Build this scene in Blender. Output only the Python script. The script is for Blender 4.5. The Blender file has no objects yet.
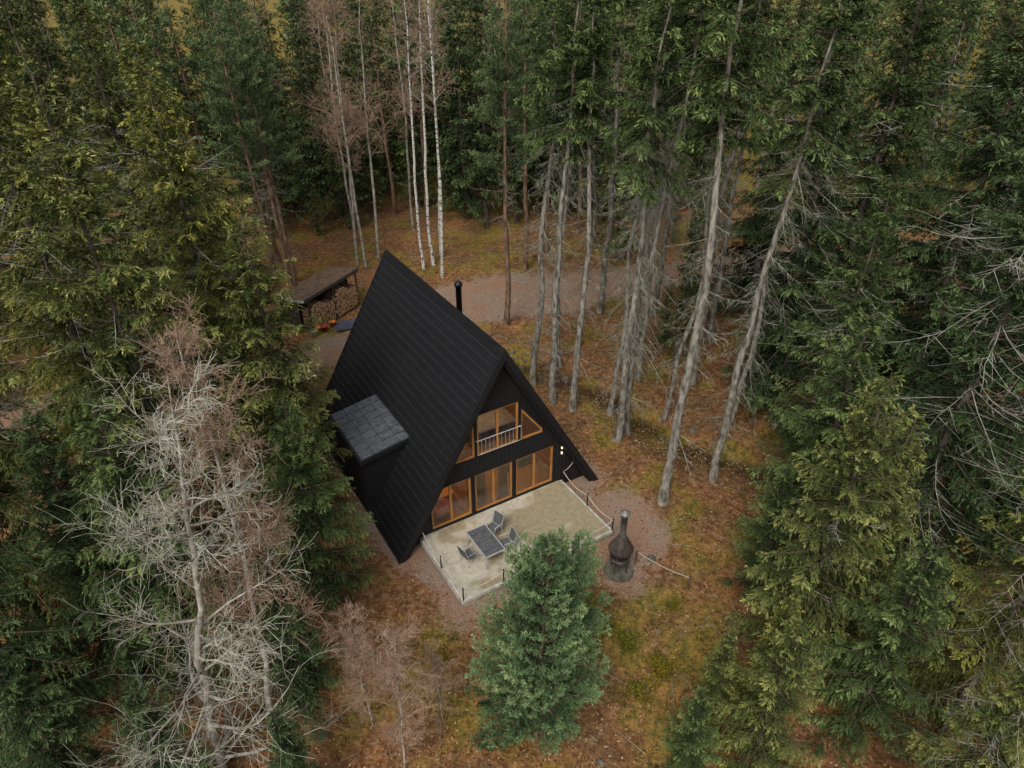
import bpy, bmesh, math, random
import numpy as np
from mathutils import Vector, Matrix
scn=bpy.context.scene
col=scn.collection
rnd=random.Random(7)
PI=math.pi
# ---------------------------------------------------------------- materials
def newmat(name):
    m=bpy.data.materials.new(name); m.use_nodes=True
    nt=m.node_tree; nt.nodes.clear()
    out=nt.nodes.new('ShaderNodeOutputMaterial')
    return m,nt,out
def N(nt,t,**kw):
    n=nt.nodes.new(t)
    for k,v in kw.items(): setattr(n,k,v)
    return n
def noise(nt,scale,detail=5,stretch=None,coord='Object',rough=.6):
    tc=N(nt,'ShaderNodeTexCoord'); n=N(nt,'ShaderNodeTexNoise')
    n.inputs['Scale'].default_value=scale; n.inputs['Detail'].default_value=detail; n.inputs['Roughness'].default_value=rough
    if stretch:
        mp=N(nt,'ShaderNodeMapping'); mp.inputs['Scale'].default_value=stretch
        nt.links.new(tc.outputs[coord],mp.inputs[0]); nt.links.new(mp.outputs[0],n.inputs['Vector'])
    else: nt.links.new(tc.outputs[coord],n.inputs['Vector'])
    return n
def ramp(nt,src,stops):
    r=N(nt,'ShaderNodeValToRGB'); e=r.color_ramp.elements
    while len(e)<len(stops): e.new(.5)
    for i,(p,c) in enumerate(stops):
        e[i].position=p; e[i].color=(c[0],c[1],c[2],1)
    nt.links.new(src,r.inputs[0]); return r
def mixc(nt,f,a,b,mode='MIX'):
    m=N(nt,'ShaderNodeMix',data_type='RGBA',blend_type=mode)
    if isinstance(f,(int,float)): m.inputs[0].default_value=f
    else: nt.links.new(f,m.inputs[0])
    for s,i in ((a,6),(b,7)):
        if isinstance(s,tuple): m.inputs[i].default_value=(s[0],s[1],s[2],1)
        else: nt.links.new(s,m.inputs[i])
    return m.outputs[2]
def math_(nt,op,a,b=None,c=None):
    m=N(nt,'ShaderNodeMath',operation=op)
    for i,s in enumerate((a,b,c)):
        if s is None: continue
        if isinstance(s,(int,float)): m.inputs[i].default_value=s
        else: nt.links.new(s,m.inputs[i])
    return m.outputs[0]
def M(name,c1,c2,scale=5,rough=.8,bump=0,stretch=None,metal=0,spec=.3,lo=.35,hi=.65,detail=5,dist=.02):
    m,nt,out=newmat(name)
    n=noise(nt,scale,detail,stretch)
    r=ramp(nt,n.outputs[0],[(lo,c1),(hi,c2)])
    b=N(nt,'ShaderNodeBsdfPrincipled'); b.inputs['Roughness'].default_value=rough
    b.inputs['Metallic'].default_value=metal; b.inputs['Specular IOR Level'].default_value=spec
    nt.links.new(r.outputs[0],b.inputs['Base Color'])
    if bump:
        bp=N(nt,'ShaderNodeBump'); bp.inputs['Strength'].default_value=bump; bp.inputs['Distance'].default_value=dist
        nt.links.new(n.outputs[0],bp.inputs['Height']); nt.links.new(bp.outputs[0],b.inputs['Normal'])
    nt.links.new(b.outputs[0],out.inputs[0]); return m
def D_(name,c1,c2,scale=3,stretch=None,lo=.35,hi=.65):
    m,nt,out=newmat(name)
    n=noise(nt,scale,2,stretch); r=ramp(nt,n.outputs[0],[(lo,c1),(hi,c2)])
    d=N(nt,'ShaderNodeBsdfDiffuse'); nt.links.new(r.outputs[0],d.inputs[0]); nt.links.new(d.outputs[0],out.inputs[0]); return m
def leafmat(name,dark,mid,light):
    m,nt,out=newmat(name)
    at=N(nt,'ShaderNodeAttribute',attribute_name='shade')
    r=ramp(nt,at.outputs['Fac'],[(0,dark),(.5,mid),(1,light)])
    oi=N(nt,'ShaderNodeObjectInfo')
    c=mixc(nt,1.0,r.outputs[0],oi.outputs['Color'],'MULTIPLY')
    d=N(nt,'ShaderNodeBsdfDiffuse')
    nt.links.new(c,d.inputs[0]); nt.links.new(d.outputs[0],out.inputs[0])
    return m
m_leaf=leafmat('spruce_needles',(.022,.032,.016),(.11,.135,.050),(.33,.34,.135))  # light tips are new growth; dark inner end paints in deep crown shade
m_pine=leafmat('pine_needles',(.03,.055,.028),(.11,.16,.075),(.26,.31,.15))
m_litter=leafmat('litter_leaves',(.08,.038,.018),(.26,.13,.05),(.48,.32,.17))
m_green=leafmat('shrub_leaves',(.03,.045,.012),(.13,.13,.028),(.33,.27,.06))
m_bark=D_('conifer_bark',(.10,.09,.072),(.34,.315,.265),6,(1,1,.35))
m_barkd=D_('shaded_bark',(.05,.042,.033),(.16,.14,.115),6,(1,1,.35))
m_barkp=D_('pine_bark',(.10,.06,.04),(.26,.17,.115),5,(1,1,.35))
m_birch=D_('birch_bark',(.07,.06,.05),(.58,.56,.50),3,(1.3,1.3,2.5),lo=.37,hi=.48)
m_twigd=D_('dark_twig',(.07,.05,.035),(.15,.11,.08))
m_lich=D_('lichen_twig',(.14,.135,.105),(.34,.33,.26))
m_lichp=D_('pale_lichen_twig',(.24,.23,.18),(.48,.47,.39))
m_tan=D_('tan_twig',(.20,.13,.09),(.40,.28,.20))
m_grayt=D_('grey_twig',(.17,.15,.125),(.43,.40,.35))
# ---------------------------------------------------------------- mesh accumulation
class MB:
    def __init__(s): s.V=[];s.Q=[];s.Mi=[];s.C=[];s.n=0
    def add(s,V,Q,mat,c=.5):
        V=np.asarray(V,float).reshape(-1,3); Q=np.asarray(Q,int).reshape(-1,4)
        s.V.append(V); s.Q.append(Q+s.n); s.Mi.append(np.full(len(Q),mat)); 
        s.C.append(np.broadcast_to(np.asarray(c,float),(len(V),)).copy()); s.n+=len(V)
    def prisms(s,P0,P1,r0,r1,mat,c=.5,sides=3):
        P0=np.asarray(P0,float).reshape(-1,3);P1=np.asarray(P1,float).reshape(-1,3);n=len(P0)
        if n==0: return
        D=P1-P0; D/= (np.linalg.norm(D,axis=1,keepdims=True)+1e-9)
        A=np.tile([0,0,1.],(n,1)); A[np.abs(D[:,2])>.9]=[1,0,0]
        U=np.cross(D,A);U/=np.linalg.norm(U,axis=1,keepdims=True);W=np.cross(D,U)
        r0=np.broadcast_to(r0,(n,));r1=np.broadcast_to(r1,(n,))
        V=np.zeros((n,2*sides,3))
        for k in range(sides):
            a=2*PI*k/sides; o=U*math.cos(a)+W*math.sin(a)
            V[:,k]=P0+o*r0[:,None]; V[:,sides+k]=P1+o*r1[:,None]
        q=np.array([[k,(k+1)%sides,sides+(k+1)%sides,sides+k] for k in range(sides)])
        Q=(np.arange(n)[:,None,None]*2*sides+q[None]).reshape(-1,4)
        s.add(V.reshape(-1,3),Q,mat,c)
    def chains(s,PTS,r0,r1,mat,sides=3,pw=1.):
        n,k,_=PTS.shape; r0=np.broadcast_to(r0,(n,));r1=np.broadcast_to(r1,(n,))
        for j in range(k-1):
            f0=(j/(k-1))**pw;f1=((j+1)/(k-1))**pw
            s.prisms(PTS[:,j],PTS[:,j+1],r0+(r1-r0)*f0,r0+(r1-r0)*f1,mat,sides=sides)
    def tube(s,pts,rad,mat,sides=10):
        pts=np.asarray(pts,float); k=len(pts); V=[]
        for i in range(k):
            d=pts[min(i+1,k-1)]-pts[max(i-1,0)]; d/=np.linalg.norm(d)+1e-9
            a=np.array([0,1.,0]) if abs(d[2])>.8 else np.array([0,0,1.])
            u=np.cross(d,a);u/=np.linalg.norm(u);w=np.cross(d,u)
            for j in range(sides):
                t=2*PI*j/sides; V.append(pts[i]+(u*math.cos(t)+w*math.sin(t))*rad[i])
        Q=[[i*sides+j,i*sides+(j+1)%sides,(i+1)*sides+(j+1)%sides,(i+1)*sides+j] for i in range(k-1) for j in range(sides)]
        s.add(V,Q,mat)
    def leaves(s,P,D,L,W,mat,c,rng,flat=.8):
        n=len(P); D=D/(np.linalg.norm(D,axis=1,keepdims=True)+1e-9)
        R=rng.normal(size=(n,3))*flat; R[:,2]+=1
        S=np.cross(D,R); S/=(np.linalg.norm(S,axis=1,keepdims=True)+1e-9)
        L=np.broadcast_to(L,(n,))[:,None];W=np.broadcast_to(W,(n,))[:,None]
        V=np.stack([P,P+D*L*.45+S*W*.5,P+D*L,P+D*L*.45-S*W*.5],1)
        s.add(V.reshape(-1,3),np.arange(4*n).reshape(-1,4),mat,np.repeat(c,4))
    def mesh(s,name,mats,smooth=()):
        V=np.concatenate(s.V);Q=np.concatenate(s.Q);Mi=np.concatenate(s.Mi);C=np.concatenate(s.C)
        assert np.isfinite(V).all(),name
        me=bpy.data.meshes.new(name)
        me.vertices.add(len(V)); me.vertices.foreach_set('co',V.astype(np.float32).ravel())
        me.loops.add(len(Q)*4); me.loops.foreach_set('vertex_index',Q.astype(np.int32).ravel())
        me.polygons.add(len(Q)); me.polygons.foreach_set('loop_start',(np.arange(len(Q))*4).astype(np.int32))
        for m in mats: me.materials.append(m)
        me.polygons.foreach_set('material_index',Mi.astype(np.int32))
        me.polygons.foreach_set('use_smooth',np.isin(Mi,list(smooth)))
        a=me.attributes.new('shade','FLOAT','POINT'); a.data.foreach_set('value',np.clip(C,0,1).astype(np.float32))
        me.update(calc_edges=True)
        return me
def obj(name,me,loc=(0,0,0),rot=0,sc=1,parent=None,color=None):
    o=bpy.data.objects.new(name,me); o.location=loc; o.rotation_euler=(0,0,rot) if not isinstance(rot,tuple) else rot
    o.scale=(sc,sc,sc) if not isinstance(sc,tuple) else sc
    if color: o.color=(*color,1)
    if parent: o.parent=parent
    col.objects.link(o); return o
def empty(name,loc=(0,0,0),rot=0):
    o=bpy.data.objects.new(name,None); o.location=loc; o.rotation_euler=(0,0,rot); col.objects.link(o); return o
# ---------------------------------------------------------------- terrain
HX,HY=-.3,22.9; HA=math.radians(31.3)
ca,sa=math.cos(HA),math.sin(HA)
def house(x,y):
    return (x-HX)*ca+(y-HY)*sa, -(x-HX)*sa+(y-HY)*ca
def sstep(a,b,x):
    t=np.clip((x-a)/(b-a),0,1); return t*t*(3-2*t)
def dpoly(x,y,pts):
    d=np.full(np.shape(x),1e9)
    for (x0,y0),(x1,y1) in zip(pts[:-1],pts[1:]):
        dx,dy=x1-x0,y1-y0; t=np.clip(((x-x0)*dx+(y-y0)*dy)/(dx*dx+dy*dy),0,1)
        d=np.minimum(d,np.hypot(x-x0-t*dx,y-y0-t*dy))
    return d
ditch=[(-2,37.5),(2.5,35.5),(6,32.5),(9,28.5),(12,26.5),(20,23),(34,21)]
road=[(-60,36),(-32,31),(-20,31),(-14,34.3),(-10.5,38.5),(-5,43.8),(0,45.2),(8,47.5),(20,52),(60,58)]
def wob(x,y):
    return (np.sin(x*.9+1.3*np.sin(y*.6))+np.sin(y*1.1+1.7*np.sin(x*.5+2)))*.5
def height(x,y):
    x=np.asarray(x,float);y=np.asarray(y,float)
    h=.35*np.sin(x*.13+1)*np.sin(y*.11+2)+.18*np.sin(x*.45+y*.2)+.12*np.sin(y*.6-x*.33+1)+.05*np.sin(x*1.7+np.sin(y*1.3)*2)*np.cos(y*1.5)
    a,b=house(x,y)
    dh=np.hypot(np.maximum(np.abs(a)-5.5,0),np.maximum(np.abs(b-4)-8,0))
    h=h*sstep(0.5,6,dh)
    h=h*(.3+.7*sstep(2,5,dpoly(x,y,road)))
    h=h-.5*(1-sstep(.4,2.4,dpoly(x,y,ditch)+.5*wob(x*2,y*2)))*sstep(0,2,dh)
    far=np.hypot(x,y-30); h=h+sstep(90,400,far)*6
    return h
def hz(x,y): return float(height(x,y))
xs=np.concatenate([-np.geomspace(1500,33,22),np.arange(-30,30.01,.3),np.geomspace(33,1500,22)])
ys=np.concatenate([-np.geomspace(900,3,16),np.arange(0,62,.3),np.geomspace(64,2500,26)])
X,Y=np.meshgrid(xs,ys); Z=height(X,Y)
nx,ny=len(xs),len(ys)
V=np.stack([X,Y,Z],-1).reshape(-1,3)
i,j=np.meshgrid(np.arange(nx-1),np.arange(ny-1)); k=(j*nx+i).ravel()
gb=MB(); gb.add(V,np.stack([k,k+1,k+1+nx,k+nx],1),0,.5)
def gravmask(x,y):
    a,b=house(x,y)
    w=wob(x,y)*.6+wob(x*2.3,y*2.3)*.35
    g=1-sstep(-1.0,1.1,dpoly(x,y,road)-(1.9+1.6*sstep(-9,-4,x)*(1-sstep(3,9,x)))+w*.6)
    dd=np.hypot(np.maximum(np.abs(a+.3)-3.6,0),np.maximum(np.abs(b+1.6)-1.8,0))
    g=np.maximum(g,1-sstep(.1,2.2,dd+w*.7))
    g=np.maximum(g,1-sstep(.8,3.0,np.hypot((x-5.0),(y-22.2)*.7)+w*.7))
    g=np.maximum(g,1-sstep(.5,1.9,np.hypot(x-4.4,y-19.8)+w*.5))
    dr=np.hypot(np.maximum(np.abs(a)-5.0,0),np.maximum(np.abs(b-6)-6,0))
    g=np.maximum(g,1-sstep(.1,1.2,dr+w*.4))
    g=np.maximum(g,.9*(1-sstep(1,5,np.hypot(x+9,y-39)+w)))
    return g
def mossmask(x,y):
    w=wob(x*.8+3,y*.8)*.35+wob(x*2.1,y*1.9+4)*.35
    m=np.clip(.27+w*.9,0,1)
    m=np.maximum(m,(1-sstep(3.0,6.5,np.hypot(x-5.0,(y-15.5)*.9)))*(.50+.6*w))
    m=np.maximum(m,(1-sstep(2.0,4.0,np.hypot(x+1.5,(y-13)*.8)))*(.36+.5*w))
    m=np.maximum(m,(1-sstep(.8,3.0,dpoly(x,y,ditch)))*(.5+.6*w))
    m=np.maximum(m,(1-sstep(4,12,np.hypot(x+1,(y-54)*1.0)))*(.42+.6*w))
    m=np.maximum(m,sstep(62,75,y)*.8)
    return m
gme=gb.mesh('ground',[]); 
ga=gme.attributes.new('grav','FLOAT','POINT'); ga.data.foreach_set('value',gravmask(V[:,0],V[:,1]).astype(np.float32))
gm=gme.attributes.new('moss','FLOAT','POINT'); gm.data.foreach_set('value',mossmask(V[:,0],V[:,1]).astype(np.float32))
gw=gme.attributes.new('wet','FLOAT','POINT'); gw.data.foreach_set('value',((1-sstep(.1,1.0,dpoly(V[:,0],V[:,1],ditch)+.5*wob(V[:,0]*2,V[:,1]*2)))*.8).astype(np.float32))
gme.polygons.foreach_set('use_smooth',np.ones(len(gme.polygons),bool))
m,nt,out=newmat('forest_floor')
n1=noise(nt,.5,2);n2=noise(nt,3.5,5,rough=.75);n3=noise(nt,16,3,rough=.8)
lit=ramp(nt,n2.outputs[0],[(.3,(.07,.036,.019)),(.45,(.17,.085,.04)),(.56,(.26,.142,.068)),(.7,(.37,.25,.15))])
lit2=ramp(nt,n1.outputs[0],[(.35,(.74,.80,.80)),(.65,(1.2,1.0,.85))])
lc=mixc(nt,1.,lit.outputs[0],lit2.outputs[0],'MULTIPLY')
mo=ramp(nt,n2.outputs[0],[(.3,(.055,.055,.014)),(.44,(.13,.12,.026)),(.54,(.24,.165,.033)),(.64,(.31,.175,.034)),(.76,(.38,.18,.035))])
am=N(nt,'ShaderNodeAttribute',attribute_name='moss')
f=math_(nt,'ADD',am.outputs['Fac'],math_(nt,'MULTIPLY_ADD',n3.outputs[0],1.6,-.8)); f=math_(nt,'ADD',f,math_(nt,'MULTIPLY_ADD',n1.outputs[0],1.6,-.8)); fm=ramp(nt,f,[(.36,(0,0,0)),(.60,(.95,.95,.95))])
c=mixc(nt,fm.outputs[0],lc,mo.outputs[0])
gr=ramp(nt,n3.outputs[0],[(.3,(.12,.09,.07)),(.5,(.25,.193,.153)),(.72,(.45,.37,.305))])
gtone=ramp(nt,n1.outputs[0],[(.38,(1.12,.84,.69)),(.62,(1,.96,.91))])
gv=mixc(nt,1.,gr.outputs[0],gtone.outputs[0],'MULTIPLY')
ag=N(nt,'ShaderNodeAttribute',attribute_name='grav')
f=math_(nt,'ADD',ag.outputs['Fac'],math_(nt,'MULTIPLY_ADD',n2.outputs[0],2.2,-1.1)); fg=ramp(nt,f,[(.30,(0,0,0)),(.75,(.95,.95,.95))])
c=mixc(nt,fg.outputs[0],c,gv)
aw=N(nt,'ShaderNodeAttribute',attribute_name='wet')
c=mixc(nt,aw.outputs['Fac'],c,(.022,.018,.012))
b=N(nt,'ShaderNodeBsdfPrincipled'); b.inputs['Specular IOR Level'].default_value=.15
nt.links.new(math_(nt,'MULTIPLY_ADD',aw.outputs['Fac'],-.4,.92),b.inputs['Roughness'])
nt.links.new(c,b.inputs['Base Color'])
bp=N(nt,'ShaderNodeBump'); bp.inputs['Strength'].default_value=.7; bp.inputs['Distance'].default_value=.06
n4=noise(nt,6,2); nt.links.new(n4.outputs[0],bp.inputs['Height']); nt.links.new(bp.outputs[0],b.inputs['Normal'])
nt.links.new(b.outputs[0],out.inputs[0])
gme.materials.clear(); gme.materials.append(m); obj('ground',gme)
# ---------------------------------------------------------------- trees
UP=np.array([0,0,1.])
def trunkpts(H,rng,lean=0.,k=14,wg=.05):
    z=np.linspace(-.3,H,k); w=np.cumsum(rng.normal(size=(k,2))*wg,0)*(H/18)
    w=w-w[0].copy(); ang=rng.random()*2*PI; zc=np.clip(z/H,0,1)
    x=w[:,0]+lean*H*zc**1.5*math.cos(ang); y=w[:,1]+lean*H*zc**1.5*math.sin(ang)
    return np.stack([x,y,z],1)
def conifer(name,seed,H,R,base,perm,kind='spruce',twigsp=.13,leafsp=.035,tr=None,dead=0,leafL=(.12,.28),leafW=.05,shape=.62,mats=None,deadz0=2.,deadtop=None,deadL=(.5,1.9),dfine=2,wood=True,wg=.05,ddrop=0.):
    rng=np.random.default_rng(seed); mb=MB(); deadmat=3
    T=trunkpts(H,rng,rng.random()*.03,wg=wg); tr=tr or H*.0088
    zz=T[:,2]; rad=tr*(1-np.clip(zz/H,0,1))**.85+.012; rad[0]*=1.25
    mb.tube(T,rad,0,10 if wood else 7)
    nb=int((H-base)*perm)
    z=base+(H-base)*np.sort(rng.random(nb))**.85; z=z*.6+.4*(np.round(z/.45)*.45); z=np.clip(z,base,H-.05)
    zn=(z-base)/(H-base)
    az=rng.random(nb)*2*PI
    tx=np.interp(z,zz,T[:,0]);ty=np.interp(z,zz,T[:,1])
    sect=.88+.20*np.sin(az*2+seed)+.12*np.sin(az*3+z*.5)
    L=R*(1-zn)**shape*(.50+.62*rng.random(nb))*sect*(.6+.4*np.clip(zn/.12,0,1))+.15
    if kind=='spruce':
        p0=np.radians(-8+48*zn**1.6+rng.normal(size=nb)*6); droop=.32*(1-zn)+.05; upc=.16
    else:
        p0=np.radians(12+38*zn+rng.normal(size=nb)*9); droop=np.full(nb,.05); upc=.12
    O=np.stack([tx,ty,z],1); H1=np.stack([np.cos(az),np.sin(az),0*az],1)
    bend=rng.normal(size=nb)*.12; SD=np.stack([-np.sin(az),np.cos(az),0*az],1)
    def bpos(i,s):
        l=L[i]; return O[i]+H1[i]*(l*s*np.cos(p0[i]))[:,None]+SD[i]*(l*s*s*bend[i])[:,None]+UP*(l*(s*np.sin(p0[i])-droop[i]*s**2+upc*s**3))[:,None]
    ids=np.arange(nb)
    PT=np.stack([bpos(ids,np.full(nb,s)) for s in ((0,.3,.6,1) if wood else (0,.9))],1)
    mb.chains(PT,.010+.008*L,.005,1)
    K=np.maximum(3,(L/twigsp*2).astype(int)); bi=np.repeat(ids,K); nt_=len(bi)
    smin=.04 if kind=='spruce' else .25
    s=smin+(1-smin)*rng.random(nt_)**.9
    B=bpos(bi,s); e=.02; Tn=bpos(bi,s+e)-B; Tn/=np.linalg.norm(Tn,axis=1,keepdims=True)
    side=np.where(rng.random(nt_)<.5,-1,1.)
    Sd=np.cross(Tn,UP); Sd/=np.linalg.norm(Sd,axis=1,keepdims=True); Sd*=side[:,None]
    ang=np.radians(50+rng.normal(size=nt_)*12)
    if kind=='spruce':
        lt=(.34*L[bi]*np.clip(1-s,0,1)**.8*np.clip(s,.1,1)**.3+.17)*(.6+.6*rng.random(nt_)); dz=-.25; sag=.45
    else:
        lt=(.30*L[bi]*np.clip(1-s,0,1)**.6+.16)*(.6+.6*rng.random(nt_)); dz=.25; sag=-.15
    TD=Tn*np.cos(ang)[:,None]+Sd*np.sin(ang)[:,None]+UP*(dz+rng.normal(size=nt_)*.18)[:,None]
    TD/=np.linalg.norm(TD,axis=1,keepdims=True)
    if wood: 
        kk=rng.random(nt_)<.2; mb.prisms(B[kk],B[kk]+TD[kk]*lt[kk][:,None]-UP*(sag*lt[kk]*.6)[:,None],.008,.003,1)
    nl=np.maximum(2,(lt/leafsp).astype(int)); ti=np.repeat(np.arange(nt_),nl); n=len(ti)
    t=rng.random(n)
    if kind!='spruce': t=.25+.75*t
    P=B[ti]+TD[ti]*(lt[ti]*t)[:,None]-UP*(sag*lt[ti]*t*t)[:,None]
    if kind=='spruce':
        D=TD[ti]*1.0+rng.normal(size=(n,3))*np.array([.36,.36,.25]); D[:,2]-=.4*t
    else:
        D=TD[ti]*.6+rng.normal(size=(n,3))*.6; D[:,2]+=.15
    LL=leafL[0]+(leafL[1]-leafL[0])*rng.random(n)
    bn=rng.normal(size=nb)*.13
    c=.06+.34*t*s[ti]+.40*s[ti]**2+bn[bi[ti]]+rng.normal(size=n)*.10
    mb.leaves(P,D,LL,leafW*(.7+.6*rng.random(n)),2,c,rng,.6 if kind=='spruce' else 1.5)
    if dead:
        top=deadtop or base+1.5
        zd=deadz0+(top-deadz0)*rng.random(dead)**.8; a=rng.random(dead)*2*PI
        Ld=deadL[0]+(deadL[1]-deadL[0])*rng.random(dead)**1.6
        O=np.stack([np.interp(zd,zz,T[:,0]),np.interp(zd,zz,T[:,1]),zd],1)
        Dh=np.stack([np.cos(a),np.sin(a),-.05-ddrop-.3*rng.random(dead)],1)
        pts=[O]; d=Dh.copy(); sg=4 if wood else 2
        for q in range(sg):
            d=d+rng.normal(size=(dead,3))*.12; d[:,2]+=-.06-ddrop*.3+.07*q; pts.append(pts[-1]+d*(Ld/sg)[:,None])
        PT=np.stack(pts,1); mb.chains(PT,.015,.005,deadmat)
        m_=7 if wood else 4; pi_=np.repeat(np.arange(dead),m_); tt=.25+.75*rng.random(len(pi_)); x=tt*sg; q=np.minimum(x.astype(int),sg-1); fr=(x-q)[:,None]
        S=PT[pi_,q]*(1-fr)+PT[pi_,q+1]*fr; par=PT[pi_,q+1]-PT[pi_,q]; par/=np.linalg.norm(par,axis=1,keepdims=True)
        sd=np.cross(par,UP)*np.where(rng.random(len(pi_))<.5,-1,1)[:,None]
        dd=par*.6+sd*.8+rng.normal(size=sd.shape)*.25; dd[:,2]-=.15+ddrop; ll=(.15+.35*rng.random(len(pi_)))*Ld[pi_]*.7
        E=S+dd*ll[:,None]; mb.prisms(S,E,.007,.003,deadmat)
        if dfine and wood:
            pi2=np.repeat(np.arange(len(S)),dfine); f=rng.random(len(pi2))[:,None]; S2=S[pi2]*(1-f)+E[pi2]*f
            mb.prisms(S2,S2+(dd[pi2]*.5+rng.normal(size=(len(pi2),3))*.5)*.2,.004,.002,deadmat)
    return mb.mesh(name,mats or [m_bark,m_twigd,m_leaf,m_lich],smooth=(0,))
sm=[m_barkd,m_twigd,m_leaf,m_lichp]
near=dict(leafsp=.026,leafL=(.08,.21),leafW=.040)
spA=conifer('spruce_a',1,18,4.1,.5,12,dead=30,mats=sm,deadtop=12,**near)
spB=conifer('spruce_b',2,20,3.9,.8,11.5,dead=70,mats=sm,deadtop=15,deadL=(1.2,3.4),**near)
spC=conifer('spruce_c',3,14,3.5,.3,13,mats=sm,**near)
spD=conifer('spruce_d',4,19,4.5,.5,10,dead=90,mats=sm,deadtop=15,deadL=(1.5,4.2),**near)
tlA=conifer('tall_a',5,23,2.6,15.5,9,dead=80,shape=.5,wg=.10,ddrop=.15)
tlB=conifer('tall_b',6,21,2.4,13.5,9,dead=100,shape=.5,wg=.11,ddrop=.25)
tlC=conifer('tall_c',7,24,2.8,16,9,dead=50,shape=.5,tr=.22,wg=.08,ddrop=.1)
tlD=conifer('tall_d',17,22,2.2,16.5,8,dead=110,shape=.5,tr=.15,wg=.12,ddrop=.35,deadL=(.4,2.4))
pnM=conifer('pine_m',8,20,3.2,9,7,kind='pine',twigsp=.16,leafsp=.035,leafL=(.10,.2),leafW=.045,shape=.45,mats=[m_barkp,m_twigd,m_pine,m_lich],dead=30)
pnY=conifer('pine_young',9,8.2,2.55,.2,26,kind='pine',twigsp=.10,leafsp=.012,leafL=(.06,.12),leafW=.022,shape=.42,mats=[m_barkp,m_twigd,m_pine,m_lich])
fo=dict(twigsp=.26,leafsp=.075,leafL=(.2,.40),leafW=.095,wood=False)
fA=conifer('far_spruce_a',11,19,3.9,1.0,9,mats=sm,**fo)
fB=conifer('far_spruce_b',12,21,3.6,3,9,dead=24,mats=sm,**fo)
fC=conifer('far_tall_a',13,22,2.9,11,8,dead=40,shape=.5,**fo)
fP=conifer('far_pine',14,20,3.2,9,6.5,kind='pine',shape=.45,mats=[m_barkp,m_twigd,m_pine,m_lich],dead=18,**fo)
def bare(name,seed,H,tr,mats,top=None,b0=.35,nb=26,L1=(1.2,3.2),up=.5,n2=9,n3=7,lean=.03,fine=.004,k=16,sides=9,wig=.13,droop=0.,seg=(7,5,3),r1s=.45,wb=.22):
    rng=np.random.default_rng(seed); mb=MB()
    if top is None: T=trunkpts(H,rng,lean,k)
    else:
        z=np.linspace(0,1,k); T=np.stack([top[0]*z,top[1]*z,H*z-.2],1); w=np.cumsum(rng.normal(size=(k,2))*wig,0); w=w-np.outer(z,w[-1]); T[:,:2]+=w
    f=np.linspace(0,1,k); rad=tr*(1-f)**.8+.012; rad[0]*=1.3
    mb.tube(T,rad,0,sides)
    def level(S,D,L,r0,r1,seg,wob_,grav,mat):
        pts=[S];d=D/np.linalg.norm(D,axis=1,keepdims=True)
        for q in range(seg):
            d=d+rng.normal(size=d.shape)*wob_; d[:,2]+=grav; d/=np.linalg.norm(d,axis=1,keepdims=True)
            pts.append(pts[-1]+d*(L/seg)[:,None])
        P=np.stack(pts,1); mb.chains(P,r0,r1,mat); return P
    def kids(P,m_,lo,spread):
        n,kk,_=P.shape; i=np.repeat(np.arange(n),m_); x=(lo+(1-lo)*rng.random(len(i)))*(kk-1); q=np.minimum(x.astype(int),kk-2); fr=(x-q)[:,None]
        S=P[i,q]*(1-fr)+P[i,q+1]*fr; par=P[i,q+1]-P[i,q]; par/=np.linalg.norm(par,axis=1,keepdims=True)
        r=rng.normal(size=par.shape); r-=par*(r*par).sum(1,keepdims=True); r/=np.linalg.norm(r,axis=1,keepdims=True)
        return i,S,par*(1-spread*.4)+r*spread
    ff=b0+(1-b0)*rng.random(nb)**.85; a=rng.random(nb)*2*PI
    S=np.stack([np.interp(ff,f,T[:,c]) for c in range(3)],1)
    L=(L1[0]+(L1[1]-L1[0])*rng.random(nb))*(1.15-ff*.75)
    D=np.stack([np.cos(a),np.sin(a),up+.4*rng.random(nb)-.1],1)
    r=np.interp(ff,f,rad)*r1s
    P1=level(S,D,L,r,.007,seg[0],wb,.03-droop,1)
    i,S,D=kids(P1,n2,.2,.8); L2=L[i]*(.25+.3*rng.random(len(i))); P2=level(S,D,L2,.0075,fine*1.4,seg[1],.25,.02-droop,2)
    i,S,D=kids(P2,n3,.15,.8); L3=L2[i]*(.3+.4*rng.random(len(i))); P3=level(S,D,L3,fine*1.3,fine,seg[2],.3,-.02-droop,2)
    return mb.mesh(name,mats,smooth=(0,))
bF=bare('foreground_bare',21,14.5,.13,[m_grayt,m_grayt,m_lichp],top=(1.6,1.2),b0=.05,nb=58,L1=(1.4,4.3),up=.22,n2=10,n3=6,fine=.004,wig=.07,seg=(6,4,2),wb=.18)
bFt=bare('foreground_tan',25,14.0,.09,[m_grayt,m_tan,m_tan],top=(-1.2,3.2),b0=.3,nb=54,L1=(1.2,3.2),up=.6,n2=13,n3=9,fine=.004,wig=.07,seg=(5,3,2))
bS=bare('small_tan',22,7.5,.04,[m_grayt,m_tan,m_tan],b0=.12,nb=44,L1=(.8,2.4),up=.9,n2=12,n3=8,fine=.0035,seg=(5,3,2))
bT1=bare('birch_a',23,22,.115,[m_birch,m_grayt,m_tan],b0=.45,nb=26,up=1.0,n2=7,n3=4,fine=.007,seg=(4,2,1))
bT2=bare('birch_b',24,20,.11,[m_grayt,m_tan,m_tan],b0=.3,nb=32,L1=(1.5,4),up=1.1,n2=8,n3=5,fine=.007,seg=(4,2,1))
def tree(name,me,x,y,s=1,rot=None,tint=(1,1,1),parent=None,lean=(0,0)):
    r=rnd.random()*6.28 if rot is None else rot
    m_=Matrix.Rotation(lean[0],4,'X')@Matrix.Rotation(lean[1],4,'Y')@Matrix.Rotation(r,4,'Z')
    o=obj(name,me,(x,y,hz(x,y)-.05),tuple(m_.to_euler()),s,parent,tint); return o
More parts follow.
